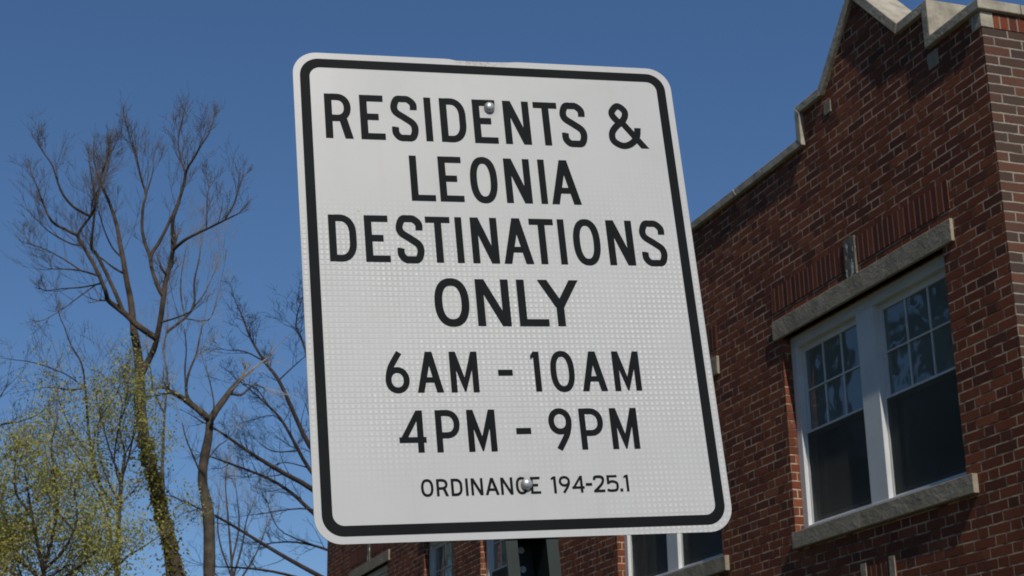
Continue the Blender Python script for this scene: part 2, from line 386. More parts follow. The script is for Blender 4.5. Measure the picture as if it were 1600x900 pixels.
# side face (brown face brick) with openings, far end, back
sops = [(2.2, 4.4, 3.59, 5.13), (2.2, 4.4, .95, 2.49), (7.5, 9.7, 3.59, 5.13), (7.5, 9.7, .95, 2.49)]
ys = sorted({0.0, DEP} | {o[0] for o in sops} | {o[1] for o in sops})
for a0, a1 in zip(ys, ys[1:]):
    for c0, c1 in zip(zs, zs[1:]):
        am, cm = (a0+a1)/2, (c0+c1)/2
        if any(o[0] < am < o[1] and o[2] < cm < o[3] for o in sops): continue
        wl.quad((0, a0, c0), (0, a1, c0), (0, a1, c1), (0, a0, c1), 1)
for (a, b, c, d) in sops:
    wl.quad((0, a, c), (0, a, d), (-RV, a, d), (-RV, a, c), 1); wl.quad((0, b, d), (0, b, c), (-RV, b, c), (-RV, b, d), 1)
    wl.quad((0, a, d), (0, b, d), (-RV, b, d), (-RV, a, d), 1); wl.quad((0, b, c), (0, a, c), (-RV, a, c), (-RV, b, c), 1)
wl.quad((-LEN, DEP, 0), (-LEN, 0, 0), (-LEN, 0, RZ), (-LEN, DEP, RZ)); wl.quad((0, DEP, 0), (-LEN, DEP, 0), (-LEN, DEP, RZ), (0, DEP, RZ))
# parapet: outline of the brick under the coping, gables over the paired windows
PT = .26
LOW, SHO, PEAK = 6.54, 6.815, 7.375
gables = [1.46, LEN-1.46]
def outline():                                  # s increasing, (s, z) of the underside of the coping
    pts = [(0, LOW)]
    for gc in gables:
        pts += [(gc-.87, LOW), (gc-.87, SHO), (gc-.535, SHO), (gc, PEAK), (gc+.535, SHO), (gc+.87, SHO), (gc+.87, LOW)]
    pts.append((LEN, LOW)); return pts
OUT = outline()
wl.prism([(-LEN, RZ), (0, RZ)] + [(-s, z) for s, z in OUT], 0, PT)
for q in range(len(wl.f)-len(OUT)-4, len(wl.f)):  # the prism's near end shows the side brick
    f = wl.f[q]
    if all(abs(wl.v[i][0]) < 1e-6 for i in f): wl.m[q] = 1
wl.box(-PT, 0, PT, DEP, RZ, LOW, 1)
wl.box(-LEN, -LEN+PT, PT, DEP, RZ, LOW)
wl.box(-LEN+PT, -PT, DEP-PT, DEP, RZ, LOW)
wl.build('wall', [M['brick'], M['brick_side']], bld)
rf = MB(); rf.box(-LEN+PT, -PT, PT, DEP-PT, RZ-.15, RZ); rf.build('roof', M['roofing'], bld)

# coping stones: follow the outline, 85 mm thick, 35 mm proud of the brick
TH, OV = .072, .036
def cop_seg(p, q, name='coping', y0=-OV, y1=PT+OV, th=TH):
    pass
def offset_outline(pts, d):
    out = []
    for i, p in enumerate(pts):
        p = Vector(p); a = Vector(pts[i-1]) if i else None; b = Vector(pts[i+1]) if i < len(pts)-1 else None
        ns = []
        if a is not None: t = (p-a).normalized(); ns.append(Vector((-t.y, t.x)))
        if b is not None: t = (b-p).normalized(); ns.append(Vector((-t.y, t.x)))
        if len(ns) == 1: out.append(p + ns[0]*d)
        else:
            n = (ns[0]+ns[1]).normalized(); out.append(p + n*(d/max(.3, n.dot(ns[0]))))
    return out
O0 = [list(p) for p in OUT]; O0[0][0] = -OV; O0[-1][0] = LEN+OV
OB = [Vector(p) for p in O0]; OT = offset_outline(O0, TH)
cuts = [[0, 1, 2, 3], [3, 4], [4, 5], [5, 6, 7, 8], [8, 9, 10, 11], [11, 12], [12, 13], [13, 14, 15]]
n_piece = 0
def stone_run(idx0, idx1):
    k = MB()
    B0, B1, T1, T0 = OB[idx0], OB[idx1], OT[idx1], OT[idx0]
    L = (B1-B0).length; n = max(1, round(L/1.15)); gap = .004
    for i in range(n):
        f0 = i/n + (gap/L if i else 0); f1 = (i+1)/n - (gap/L if i < n-1 else 0)
        b0, b1, t0, t1 = B0.lerp(B1, f0), B0.lerp(B1, f1), T0.lerp(T1, f0), T0.lerp(T1, f1)
        k = MB(); dy = rng.uniform(-.003, .003)
        k.prism([(-b1.x, b1.y), (-b0.x, b0.y), (-t0.x, t0.y), (-t1.x, t1.y)], -OV+dy, PT+OV+dy)
        k.build('coping_stone', M['coping'], bld, bevel=.006)
for i in range(len(OB)-1): stone_run(i, i+1)
for (x0, x1, y0, y1) in ((-PT-OV, OV, PT+OV+.004, DEP+OV), (-LEN-OV, -LEN+PT+OV, PT+OV+.004, DEP+OV)):
    n = 9
    for i in range(n):
        k = MB(); a = y0+(y1-y0)*i/n; b = y0+(y1-y0)*(i+1)/n-.005
        k.box(x0, x1, a, b, LOW, LOW+TH); k.build('coping_stone', M['coping'], bld, bevel=.006)
k = MB(); k.box(-LEN+PT+OV+.005, -PT-OV-.005, DEP-PT-OV, DEP+OV, LOW, LOW+TH); k.build('coping_stone', M['coping'], bld)

# side soldier course right under the coping, light corner block
k = MB(); k.box(-.001, .005, .095, DEP-.05, 6.425, 6.525); k.build('soldier_course', M['soldier'], bld)
k = MB(); k.box(-.10, .008, -.008, .088, 6.425, 6.535); k.build('corner_stone', M['coping'], bld, bevel=.004)
# small stones set in the brick of the gable
for s_, z_, a, b in ((.555, 6.45, .06, .06), (1.96, 6.70, .05, .05)):
    k = MB(); k.box(-s_-a, -s_+a, -.006, .05, z_-b, z_+b); k.build('inset_stone', M['stone'], bld, bevel=.003)

def window(s0, s1, z0, z1, kind):
    """white wooden double hung window(s): frame mesh with sashes, panes, muntins and screens below it"""
    yF = .075                                   # face of the frame behind the brick
    fr = MB(); ft = .075
    fr.box(-s1, -s1+ft, yF, yF+.12, z0, z1); fr.box(-s0-ft, -s0, yF, yF+.12, z0, z1)
    fr.box(-s1+ft, -s0-ft, yF, yF+.12, z1-.085, z1); fr.box(-s1+ft, -s0-ft, yF-.012, yF+.12, z0, z0+.045)
    if kind == 'pair':
        mc = (s0+s1)/2 + .02; mh = .115
        fr.box(-mc-mh, -mc+mh, yF-.004, yF+.12, z0+.045, z1-.085)
        bays = [(s0+ft, mc-mh), (mc+mh, s1-ft)]
    else: bays = [(s0+ft, s1-ft)]
    fo = fr.build('window', M['white_paint'], bld, bevel=.003)
    for (a, b) in bays:
        zb, zt = z0+.045, z1-.085; zm = (zb+zt)/2 + .01; st = .05
        up = MB(); y = yF+.045                  # upper sash
        up.box(-b, -b+st, y, y+.035, zm-.02, zt); up.box(-a-st, -a, y, y+.035, zm-.02, zt)
        up.box(-b+st, -a-st, y, y+.035, zt-.05, zt); up.box(-b+st, -a-st, y, y+.035, zm-.02, zm+.018)
        up.build('upper_sash', M['white_paint'], fo, bevel=.002)
        lo = MB(); y2 = yF+.083
        lo.box(-b, -b+st, y2, y2+.035, zb, zm+.015); lo.box(-a-st, -a, y2, y2+.035, zb, zm+.015)
        lo.box(-b+st, -a-st, y2, y2+.035, zb, zb+.07); lo.box(-b+st, -a-st, y2, y2+.035, zm-.02, zm+.015)
        lo.build('lower_sash', M['white_paint'], fo)
        pg = MB(); pg.box(-b+st, -a-st, y+.014, y+.020, zm+.018, zt-.05); pg.build('pane', M['glass'], fo)
        pl = MB(); pl.box(-b+st, -a-st, y2+.014, y2+.020, zb+.07, zm-.02); pl.build('pane', M['glass'], fo)
        mu = MB(); ga, gb = a+st, b-st
        for q in (1, 2):
            xc = -(ga+(gb-ga)*q/3); mu.box(xc-.006, xc+.006, y+.004, y+.0135, zm+.018, zt-.05)
        zc = (zm+.018+zt-.05)/2
        mu.box(-gb, -ga, y+.0025, y+.012, zc-.006, zc+.006); mu.build('muntin', M['white_paint'], fo)
        sc = MB(); y3 = yF+.032
        sc.box(-b+.022, -a-.022, y3+.004, y3+.006, zb+.022, zm-.004)
        so_ = sc.build('insect_screen', M['screen'], fo)
        sf = MB(); sf.box(-b, -b+.022, y3, y3+.012, zb, zm+.012); sf.box(-a-.022, -a, y3, y3+.012, zb, zm+.012)
        sf.box(-b+.022, -a-.022, y3, y3+.012, zb, zb+.022); sf.box(-b+.022, -a-.022, y3, y3+.012, zm-.004, zm+.012)
        sf.build('screen_frame', M['white_paint'], fo)
    return fo
for (a, b, c, d, kd) in ops:
    window(a, b, c, d, kd)
    k = MB(); k.box(-b-.11, -a+.14, -.022, .06, d, d+.158); k.build('lintel', M['stone'], bld, bevel=.005)
    k = MB(); k.box(-b-.0, -a+.11, -.038, .075, c-.125, c); k.build('sill', M['stone'], bld, bevel=.005)
    if c > 3:
        mid = (a+b)/2; sa, sb_ = a-.13, b+.12
        if kd == 'pair':
            k = MB(); k.box(-sb_, -mid-.075, -.004, .05, 5.362, 5.565); k.build('soldier_course', M['soldier'], bld)
            k = MB(); k.box(-mid+.075, -sa, -.004, .05, 5.362, 5.565); k.build('soldier_course', M['soldier'], bld)
            k = MB(); k.box(-mid-.073, -mid+.073, -.018, .05, 5.29, 5.585); k.build('keystone', M['stained_stone'], bld, bevel=.006)
        else:
            k = MB(); k.box(-sb_, -sa, -.004, .05, 5.362, 5.565); k.build('soldier_course', M['soldier'], bld)
        # panel under the sill: soldier bricks between two small stones
        k = MB(); k.box(-mid-.15, -mid+.22, -.004, .05, 3.03, 3.20); k.build('soldier_course', M['soldier'], bld)
        for q in (-.22, .15):
            k = MB(); k.box(-mid-q-.075, -mid-q-.003, -.010, .05, 3.02, 3.225); k.build('inset_stone', M['stone'], bld, bevel=.003)
        k = MB(); k.box(-mid-.15, -mid+.22, -.008, .05, 2.985, 3.026); k.build('inset_stone', M['coping'], bld)
for (a, b, c, d) in sops:                       # side windows, turned onto the other face
    fo = window(-b, -a, c, d, 'pair')
    fo.rotation_euler = (0, 0, R_(90)); 
    k = MB(); k.box(-.06, .022, a-.12, b+.12, d, d+.158); k.build('lintel', M['stone'], bld, bevel=.005)
    k = MB(); k.box(-.075, .038, a-.08, b+.08, c-.125, c); k.build('sill', M['stone'], bld, bevel=.005)

# ------------------------------------------------------------------ the sign
T = Vector((-.00585672, 2.25757875, 2.38546633)); EX = Vector((.96378699, .26058943, .05663734)); EY = Vector((-.074946, .06085897, .99532873)); EZ = EX.cross(EY)
sign = bpy.data.objects.new('street_sign', None); C.objects.link(sign); sign.empty_display_size = .2
sign['label'] = 'white regulatory sign with black border and lettering bolted to a green punched steel post'
sign['category'] = 'sign'
HP = 2.385/EY.z                                # from the sign's centre down the post to the ground
ORG = T - EY*HP
sign.matrix_world = Matrix(((EX.x, EY.x, EZ.x, ORG.x), (EX.y, EY.y, EZ.y, ORG.y), (EX.z, EY.z, EZ.z, ORG.z), (0, 0, 0, 1)))
SW, SH = .6096, .762
def rrect(w_, h_, r, n=10):
    pts = []
    for cx, cy, a0 in ((w_/2-r, h_/2-r, 0), (-w_/2+r, h_/2-r, 90), (-w_/2+r, -h_/2+r, 180), (w_/2-r, -h_/2+r, 270)):
        for i in range(n+1):
            a = R_(a0+90*i/n); pts.append((cx+r*math.cos(a), cy+r*math.sin(a)))
    return pts
pts = rrect(SW, SH, .038)
pts = pts[:11] + [(.05, SH/2), (.036, SH/2-.0012), (.012, SH/2-.0022), (-.02, SH/2-.0026), (-.05, SH/2-.0022), (-.058, SH/2-.0004), (-.066, SH/2)] + pts[11:]
k = len(pts)
pb = MB()
pb.v = [(x, y, 0) for x, y in pts] + [(x, y, -.0022) for x, y in pts]
pb.f = [tuple(range(k)), tuple(range(2*k-1, k-1, -1))] + [(i, k+i, k+(i+1) % k, (i+1) % k) for i in range(k)]
pb.m = [0, 1] + [1]*k
panel = pb.build('sign_panel', [M['sheeting'], M['aluminium']], sign); panel.location = (0, HP, 0)
k = 44
bo, bi = rrect(SW-.021, SH-.021, .030), rrect(SW-.021-.0295, SH-.021-.0295, .0165)
bb = MB(); bb.v = [(x, y, .0004) for x, y in bo] + [(x, y, .0004) for x, y in bi]
bb.f = [(i, (i+1) % k, k+(i+1) % k, k+i) for i in range(k)]; bb.m = [0]*k
bb.build('border', M['black'], panel)

# --- lettering: every glyph drawn from strokes, at the places measured on the sign
class Glyphs:
    def __init__(s): s.mb = MB(); s.k = 0
    def layer(s): s.k = (s.k+1) % 8; return .0005 + s.k*.00008
    def poly(s, pts):
        z = s.layer()
        a = sum(pts[i][0]*pts[(i+1) % len(pts)][1]-pts[(i+1) % len(pts)][0]*pts[i][1] for i in range(len(pts)))
        if a < 0: pts = pts[::-1]
        s.mb.poly([(x+s.ox, y+s.oy, z) for x, y in pts])
    def rect(s, x0, y0, x1, y1): s.poly([(x0, y0), (x1, y0), (x1, y1), (x0, y1)])
    def para(s, xb, yb, xt, yt, wx): s.poly([(xb, yb), (xb+wx, yb), (xt+wx, yt), (xt, yt)])
    def ribbon(s, pts, t, closed=False, cut0=None, cut1=None):
        z = s.layer(); k = len(pts); L, Rr = [], []
        for i in range(k):
            p = Vector(pts[i])
            a = Vector(pts[(i-1) % k]) if (closed or i) else None; b = Vector(pts[(i+1) % k]) if (closed or i < k-1) else None
            n1 = (p-a).normalized() if a is not None else None; n2 = (b-p).normalized() if b is not None else None
            d = ((n1 or n2)+(n2 or n1)).normalized(); n = Vector((-d.y, d.x))
            if not closed and i == 0 and cut0 is not None: n = Vector(cut0); n = n/max(.3, abs(n.dot(Vector((-d.y, d.x)))))
            if not closed and i == k-1 and cut1 is not None: n = Vector(cut1); n = n/max(.3, abs(n.dot(Vector((-d.y, d.x)))))
            L.append(p+n*t/2); Rr.append(p-n*t/2)
        for i in range(k if closed else k-1):
            j = (i+1) % k
            q = [Rr[i], Rr[j], L[j], L[i]]
            s.mb.poly([(v.x+s.ox, v.y+s.oy, z) for v in q])
def crom(cp, n=7):
    out = []
    for i in range(len(cp)-1):
        p0 = Vector(cp[max(i-1, 0)]); p1 = Vector(cp[i]); p2 = Vector(cp[i+1]); p3 = Vector(cp[min(i+2, len(cp)-1)])
        for q in range(n):
            t = q/n
            out.append(.5*((2*p1)+(p2-p0)*t+(2*p0-5*p1+4*p2-p3)*t*t+(3*p1-p0-3*p2+p3)*t**3))
    out.append(Vector(cp[-1])); return out
def sup(cx, cy, rx, ry, a0, a1, n, e=2.3):
    out = []
    for i in range(n+1):
        a = R_(a0+(a1-a0)*i/n); c, s_ = math.cos(a), math.sin(a)
        out.append((cx+rx*math.copysign(abs(c)**(2/e), c), cy+ry*math.copysign(abs(s_)**(2/e), s_)))
    return out
def glyph(g, ch, w_, h, t):
    b = t*.90                                   # horizontal strokes are a little thinner
    if ch == 'I': g.rect(0, 0, w_, h)
    elif ch == 'L': g.rect(0, 0, t, h); g.rect(t, 0, w_, b)
    elif ch == 'E':
        g.rect(0, 0, t, h); g.rect(t, 0, w_, b); g.rect(t, h-b, w_*.97, h); g.rect(t, h*.49-b/2+.02*h, w_*.76, h*.49+b/2+.02*h)
    elif ch == 'T': g.rect(0, h-b, w_, h); g.rect((w_-t)/2, 0, (w_+t)/2, h-b)
    elif ch == 'N': g.rect(0, 0, t, h); g.rect(w_-t, 0, w_, h); g.para(w_-1.12*t, 0, 0, h, 1.12*t)
    elif ch == 'M':
        g.rect(0, 0, t, h); g.rect(w_-t, 0, w_, h)
        g.poly([(0, h), (t*1.05, h), (w_/2+.12*t, h*.30), (w_/2+.12*t, .01*h), (w_/2-.12*t, .01*h)])
        g.poly([(w_, h), (w_-t*1.05, h), (w_/2-.12*t, h*.30), (w_/2-.12*t, .01*h), (w_/2+.12*t, .01*h)])
    elif ch == 'A':
        g.para(0, 0, w_/2-.56*t, h, 1.1*t); g.para(w_-1.1*t, 0, w_/2-.54*t, h, 1.1*t); g.rect(w_*.2, h*.245, w_*.8, h*.245+b*.95)
    elif ch == 'Y':
        g.para(w_/2-.58*t, h*.42, 0, h, 1.2*t); g.para(w_/2-.62*t, h*.42, w_-1.2*t, h, 1.2*t); g.rect(w_/2-t/2, 0, w_/2+t/2, h*.5)
    elif ch in 'O0':
        g.ribbon(sup(w_/2, h/2, w_/2-t/2, h*.51-b/2, 0, 352, 44, 2.35), t*.98, closed=True)
    elif ch == 'C':
        g.ribbon(sup(w_/2, h/2, w_/2-t/2, h*.51-b/2, 38, 322, 36, 2.35), t*.98)
    elif ch == 'D':
        g.rect(0, 0, t, h); x1 = w_*.42
        g.ribbon([(t*.9, h-b/2), (x1, h-b/2)] + sup(x1, h*.60, w_-t/2-x1, h*.40-b/2, 82, 0, 9, 2.2) + sup(x1, h*.40, w_-t/2-x1, h*.40-b/2, 0, -82, 9, 2.2) + [(x1, b/2), (t*.9, b/2)], t*.95)
    elif ch in 'RP':
        g.rect(0, 0, t, h); lo = h*.455 if ch == 'R' else h*.40; x1 = w_*.45; cy = (lo+h-b/2)/2; ry = (h-b/2-lo)/2
        wr = w_*.96 if ch == 'R' else w_
        g.ribbon([(t*.9, h-b/2), (x1, h-b/2)] + sup(x1, cy, wr-t/2-x1, ry, 84, -84, 18, 2.2) + [(x1, lo), (t*.9, lo)], t*.95)
        if ch == 'R': g.para(w_-1.1*t, 0, w_*.50, lo, 1.1*t)
    elif ch == 'S':
        p = [(w_-t*.55, h*.70), (w_*.845, h*.835), (w_*.66, h*.95-b*.10), (w_*.46, h*1.012-b/2), (w_*.25, h*.93), (t*.50, h*.77), (w_*.20, h*.635), (w_*.5, h*.515),
             (w_*.80, h*.385), (w_-t*.5, h*.235), (w_*.76, h*.072), (w_*.52, -.012*h+b/2), (w_*.30, h*.065), (w_*.155, h*.165), (t*.55, h*.305)]
        g.ribbon(crom(p, 6), t*.97, cut0=(-1, 0), cut1=(1, 0))
    elif ch == '1':
        g.rect(w_-t, 0, w_, h); g.poly([(w_-t, h), (w_-t, h*.86), (0, h*.80), (0, h*.90)])
    elif ch in '69':
        f = (lambda x, y: (x, y)) if ch == '6' else (lambda x, y: (w_-x, h-y))
        cy, ry = h*.305, h*.315-b/2
        g.ribbon([f(*q) for q in sup(w_/2, cy, w_/2-t/2, ry, 0, 350, 36, 2.1)], t*.97, closed=True)
        g.ribbon([f(*q) for q in crom([(t*.5, h*.31), (t*.62, h*.46), (w_*.26, h*.64), (w_*.44, h*.82), (w_*.62, h*.985)], 6)], t*.97)
    elif ch == '4':
        sx = w_*.67; g.rect(sx, 0, sx+t, h); g.rect(0, h*.235, w_, h*.235+b)
        g.para(0, h*.235+b*.3, sx-.05*t, h, 1.05*t)
    elif ch == '2':
        g.rect(0, 0, w_, b)
        g.ribbon(crom([(t*.5, h*.74), (w_*.15, h*.89), (w_*.48, h-b/2), (w_*.82, h*.88), (w_-t*.5, h*.71), (w_*.76, h*.50), (w_*.36, h*.22), (t*.5, b*.6)], 6), t*.97)
    elif ch == '5':
        g.rect(w_*.02, h-b, w_*.9, h); g.rect(w_*.02, h*.46, w_*.02+t, h-b)
        g.ribbon(crom([(t*.5, h*.52), (w_*.30, h*.60), (w_*.55, h*.62), (w_*.85, h*.52), (w_-t*.5, h*.32), (w_*.80, h*.12), (w_*.50, b/2), (w_*.22, b*.55), (0, b*.9)], 6), t*.97)
    elif ch == '-': g.rect(0, h*.40, w_, h*.40+t*1.0)
    elif ch == '.': g.rect(0, 0, w_, w_)
    elif ch == '&':
        g.para(w_-1.28*t, 0, w_*.215, h*.66, 1.16*t)
        g.ribbon(crom([(w_*.285, h*.60), (w_*.155, h*.74), (w_*.15, h*.86), (w_*.30, h*.985), (w_*.46, h*.88), (w_*.46, h*.74), (w_*.36, h*.60)], 6), t*.95)
        g.ribbon(crom([(w_*.40, h*.64), (w_*.20, h*.49), (w_*.085, h*.33), (w_*.11, h*.15), (w_*.33, h*.045), (w_*.55, h*.11), (w_*.70, h*.27), (w_*.745, h*.475)], 6), t*.95, cut1=(-1, 0))
LINES = [
 (.2357, .0750, .0112, [('R',-.2596,-.2178),('E',-.2060,-.1687),('S',-.1587,-.1169),('I',-.1061,-.0952),('D',-.0819,-.0411),('E',-.0298,.0077),('N',.0192,.0610),('T',.0685,.1071),('S',.1109,.1529),('&',.1889,.2549)]),
 (.1352, .0750, .0109, [('L',-.1358,-.0986),('E',-.0917,-.0547),('O',-.0434,-.0007),('N',.0114,.0523),('I',.0659,.0764),('A',.0830,.1303)]),
 (.0352, .0742, .0109, [('D',-.2636,-.2227),('E',-.2106,-.1741),('S',-.1638,-.1226),('T',-.1185,-.0810),('I',-.0734,-.0629),('N',-.0498,-.0087),('A',-.0020,.0441),('T',.0418,.0801),('I',.0867,.0973),('O',.1095,.1526),('N',.1646,.2061),('S',.2176,.2596)]),
 (-.0646, .0738, .0120, [('O',-.1139,-.0616),('N',-.0508,-.0001),('L',.0126,.0580),('Y',.0454,.1092)]),
 (-.1660, .0614, .0090, [('6',-.1941,-.1590),('A',-.1486,-.1102),('M',-.0991,-.0577),('-',-.0278,-.0060),('1',.0227,.0360),('0',.0515,.0882),('A',.0982,.1368),('M',.1483,.1900)]),
 (-.2545, .0617, .0090, [('4',-.1798,-.1410),('P',-.1266,-.0914),('M',-.0806,-.0391),('-',-.0090,.0130),('9',.0400,.0753),('P',.0871,.1230),('M',.1342,.1757)]),
 (-.3178, .0244, .0037, [('O',-.1541,-.1364),('R',-.1321,-.1152),('D',-.1112,-.0950),('I',-.0904,-.0869),('N',-.0825,-.0653),('A',-.0622,-.0421),('N',-.0395,-.0219),('C',-.0174,.0000),('E',.0042,.0188),('1',.0347,.0420),('9',.0463,.0631),('4',.0656,.0840),('-',.0862,.0957),('2',.0976,.1144),('5',.1180,.1356),('.',.1373,.1415),('1',.1440,.1509)]),
]
for base, h, t, gl in LINES:                     # one part per printed word
    words = [[]]
    for it in gl:
        if words[-1] and it[1]-words[-1][-1][2] > max(.018, h*.20): words.append([])
        words[-1].append(it)
    for wd in words:
        g = Glyphs(); g.oy = base
        for ch, x0, x1 in wd:
            g.ox = x0; glyph(g, ch, x1-x0, h, t)
        g.mb.build('lettering', M['black'], panel)
# bolts
def dome(name, r, hgt, parent, loc, mat):
    b = MB(); rings = [(1.0, 0), (1.0, .25), (.93, .52), (.75, .78), (.45, .95), (.001, 1.0)]; n = 20
    for rr, hh in rings:
        for q in range(n):
            a = 2*math.pi*q/n; b.v.append((r*rr*math.cos(a), r*rr*math.sin(a), hgt*hh))
    for i in range(len(rings)-1):
        for q in range(n):
            q2 = (q+1) % n; b.f.append((i*n+q, i*n+q2, (i+1)*n+q2, (i+1)*n+q)); b.m.append(0)
    o = b.build(name, mat, parent, smooth=True); o.location = loc; return o
for bx, by in ((-.0024, .2972), (-.0018, -.3040)):
    dome('bolt', .0084, .0080, sign, (bx, HP+by, .0006), M['galv'])
# U-channel post behind the panel: flanges against the sign, punched web set back
px = -.0010; y0, y1 = -.35, HP+.36; Z1 = -.0026; Z2 = -.062; tk = .004
ps = MB()
ps.box(px-.0380, px-.021, y0, y1, Z1-tk, Z1); ps.box(px+.021, px+.0380, y0, y1, Z1-tk, Z1)
ps.poly([(px-.021, y0, Z1), (px-.021, y1, Z1), (px-.016, y1, Z2), (px-.016, y0, Z2)][::-1]); ps.poly([(px+.021, y0, Z1), (px+.021, y1, Z1), (px+.016, y1, Z2), (px+.016, y0, Z2)])
pitch = .0279; yy = y0; hr = .0042
ncell = int((y1-y0)/pitch)
ph = MB()
off = ((HP-.38406)-y0) % pitch - pitch/2
ps.quad((px-.016, y0, Z2), (px+.016, y0, Z2), (px+.016, y0+off, Z2), (px-.016, y0+off, Z2))
yy = y0+off
while yy+pitch < y1:
    cx, cy = px, yy+pitch/2
    ring = [(cx+hr*math.cos(R_(22.5+45*i)), cy+hr*math.sin(R_(22.5+45*i)), Z2) for i in range(8)]
    sq = [(px+.016, cy+hr*.4, Z2), (px+.007, yy+pitch, Z2), (px-.007, yy+pitch, Z2), (px-.016, cy+hr*.4, Z2), (px-.016, cy-hr*.4, Z2), (px-.007, yy, Z2), (px+.007, yy, Z2), (px+.016, cy-hr*.4, Z2)]
    for i in range(8): ps.quad(ring[i], sq[i], sq[(i+1) % 8], ring[(i+1) % 8])
    for (a, b, sx, sy) in ((0, 1, 1, 1), (2, 3, -1, 1), (4, 5, -1, -1), (6, 7, 1, -1)):
        ps.poly([sq[a], (px+.016*sx, yy+pitch if sy > 0 else yy, Z2), sq[b]])
    # pale disc added over each punched hole, standing for brightness seen through it
    o_ = len(ph.v)
    for rr, zz in ((hr*1.18, Z2+.0006), (hr*.1, Z2+.0016)):
        for i in range(12): ph.v.append((cx+rr*math.cos(i*math.pi/6), cy+rr*math.sin(i*math.pi/6), zz))
    for i in range(12): ph.f.append((o_+i, o_+(i+1) % 12, o_+12+(i+1) % 12, o_+12+i)); ph.m.append(0)
    yy += pitch
post = ps.build('post', M['green_post'], sign)
ph.build('bright_hole_disc', M['bright_hole'], post)

# ------------------------------------------------------------------ trees
def rv(): return Vector((rng.uniform(-1, 1), rng.uniform(-1, 1), rng.uniform(-1, 1)))
def grow(mb, p, d, L, r, lvl, up=.10, wig=.13, tips=None, spread=(.45, .85), kids=(3, 5), seg=4):
    pts, rad = [p.copy()], [r]; d = d.normalized()
    for i in range(seg):
        d = (d + rv()*wig + Vector((0, 0, up))).normalized()
        p = p + d*(L/seg); pts.append(p.copy()); rad.append(max(.0028, r*(1-.8*(i+1)/seg)))
    mb.tube(pts, rad, 3 if r < .02 else 4)
    if tips is not None: tips.append((pts[-1], d)); tips.append((pts[len(pts)//2], d))
    if lvl <= 0: return
    for _ in range(rng.randint(*kids)):
        t = rng.uniform(.2, .98)*seg; i = min(int(t), seg-1); q = pts[i].lerp(pts[i+1], t-i)
        ax = d.orthogonal(); ax.rotate(Matrix.Rotation(rng.uniform(0, 6.28), 3, d))
        nd = (d + ax*rng.uniform(*spread)).normalized()
        grow(mb, q, nd, L*rng.uniform(.42, .72), max(.0034, rad[i]*.55), lvl-1, up, wig, tips, spread, kids, max(3, seg-1))
def limb3d(px, Y0, drift, start=None):
    """pixel trace -> 3-D polyline at its real distance; depth drifts along the limb"""
    out = []; n = len(px); ph = rng.uniform(0, 6.28)
    for i, (x, y) in enumerate(px):
        out.append(at(x, y, Y0 + drift*i/max(1, n-1) + .12*math.sin(ph+i*1.3)*(i > 0)))
    if start is not None: out[0] = start
    return out
def smoothp(pts, n=3):
    return [Vector(v) for v in crom(pts, n)] if len(pts) > 2 else pts
def radii(pts, r0, r1): k = len(pts); return [r0+(r1-r0)*i/(k-1) for i in range(k)]
def nearest(limbs, x, y, Y):
    """closest point of the limbs built so far, so that a branch starts on wood"""
    best = None; q = at(x, y, Y)
    for pts in limbs:
        for p in pts:
            # compare as seen from the camera, then take that point's own depth
            a = (p-CAM).normalized(); b = (q-CAM).normalized(); dd = (a-b).length
            if best is None or dd < best[0]: best = (dd, p)
    return best[1]
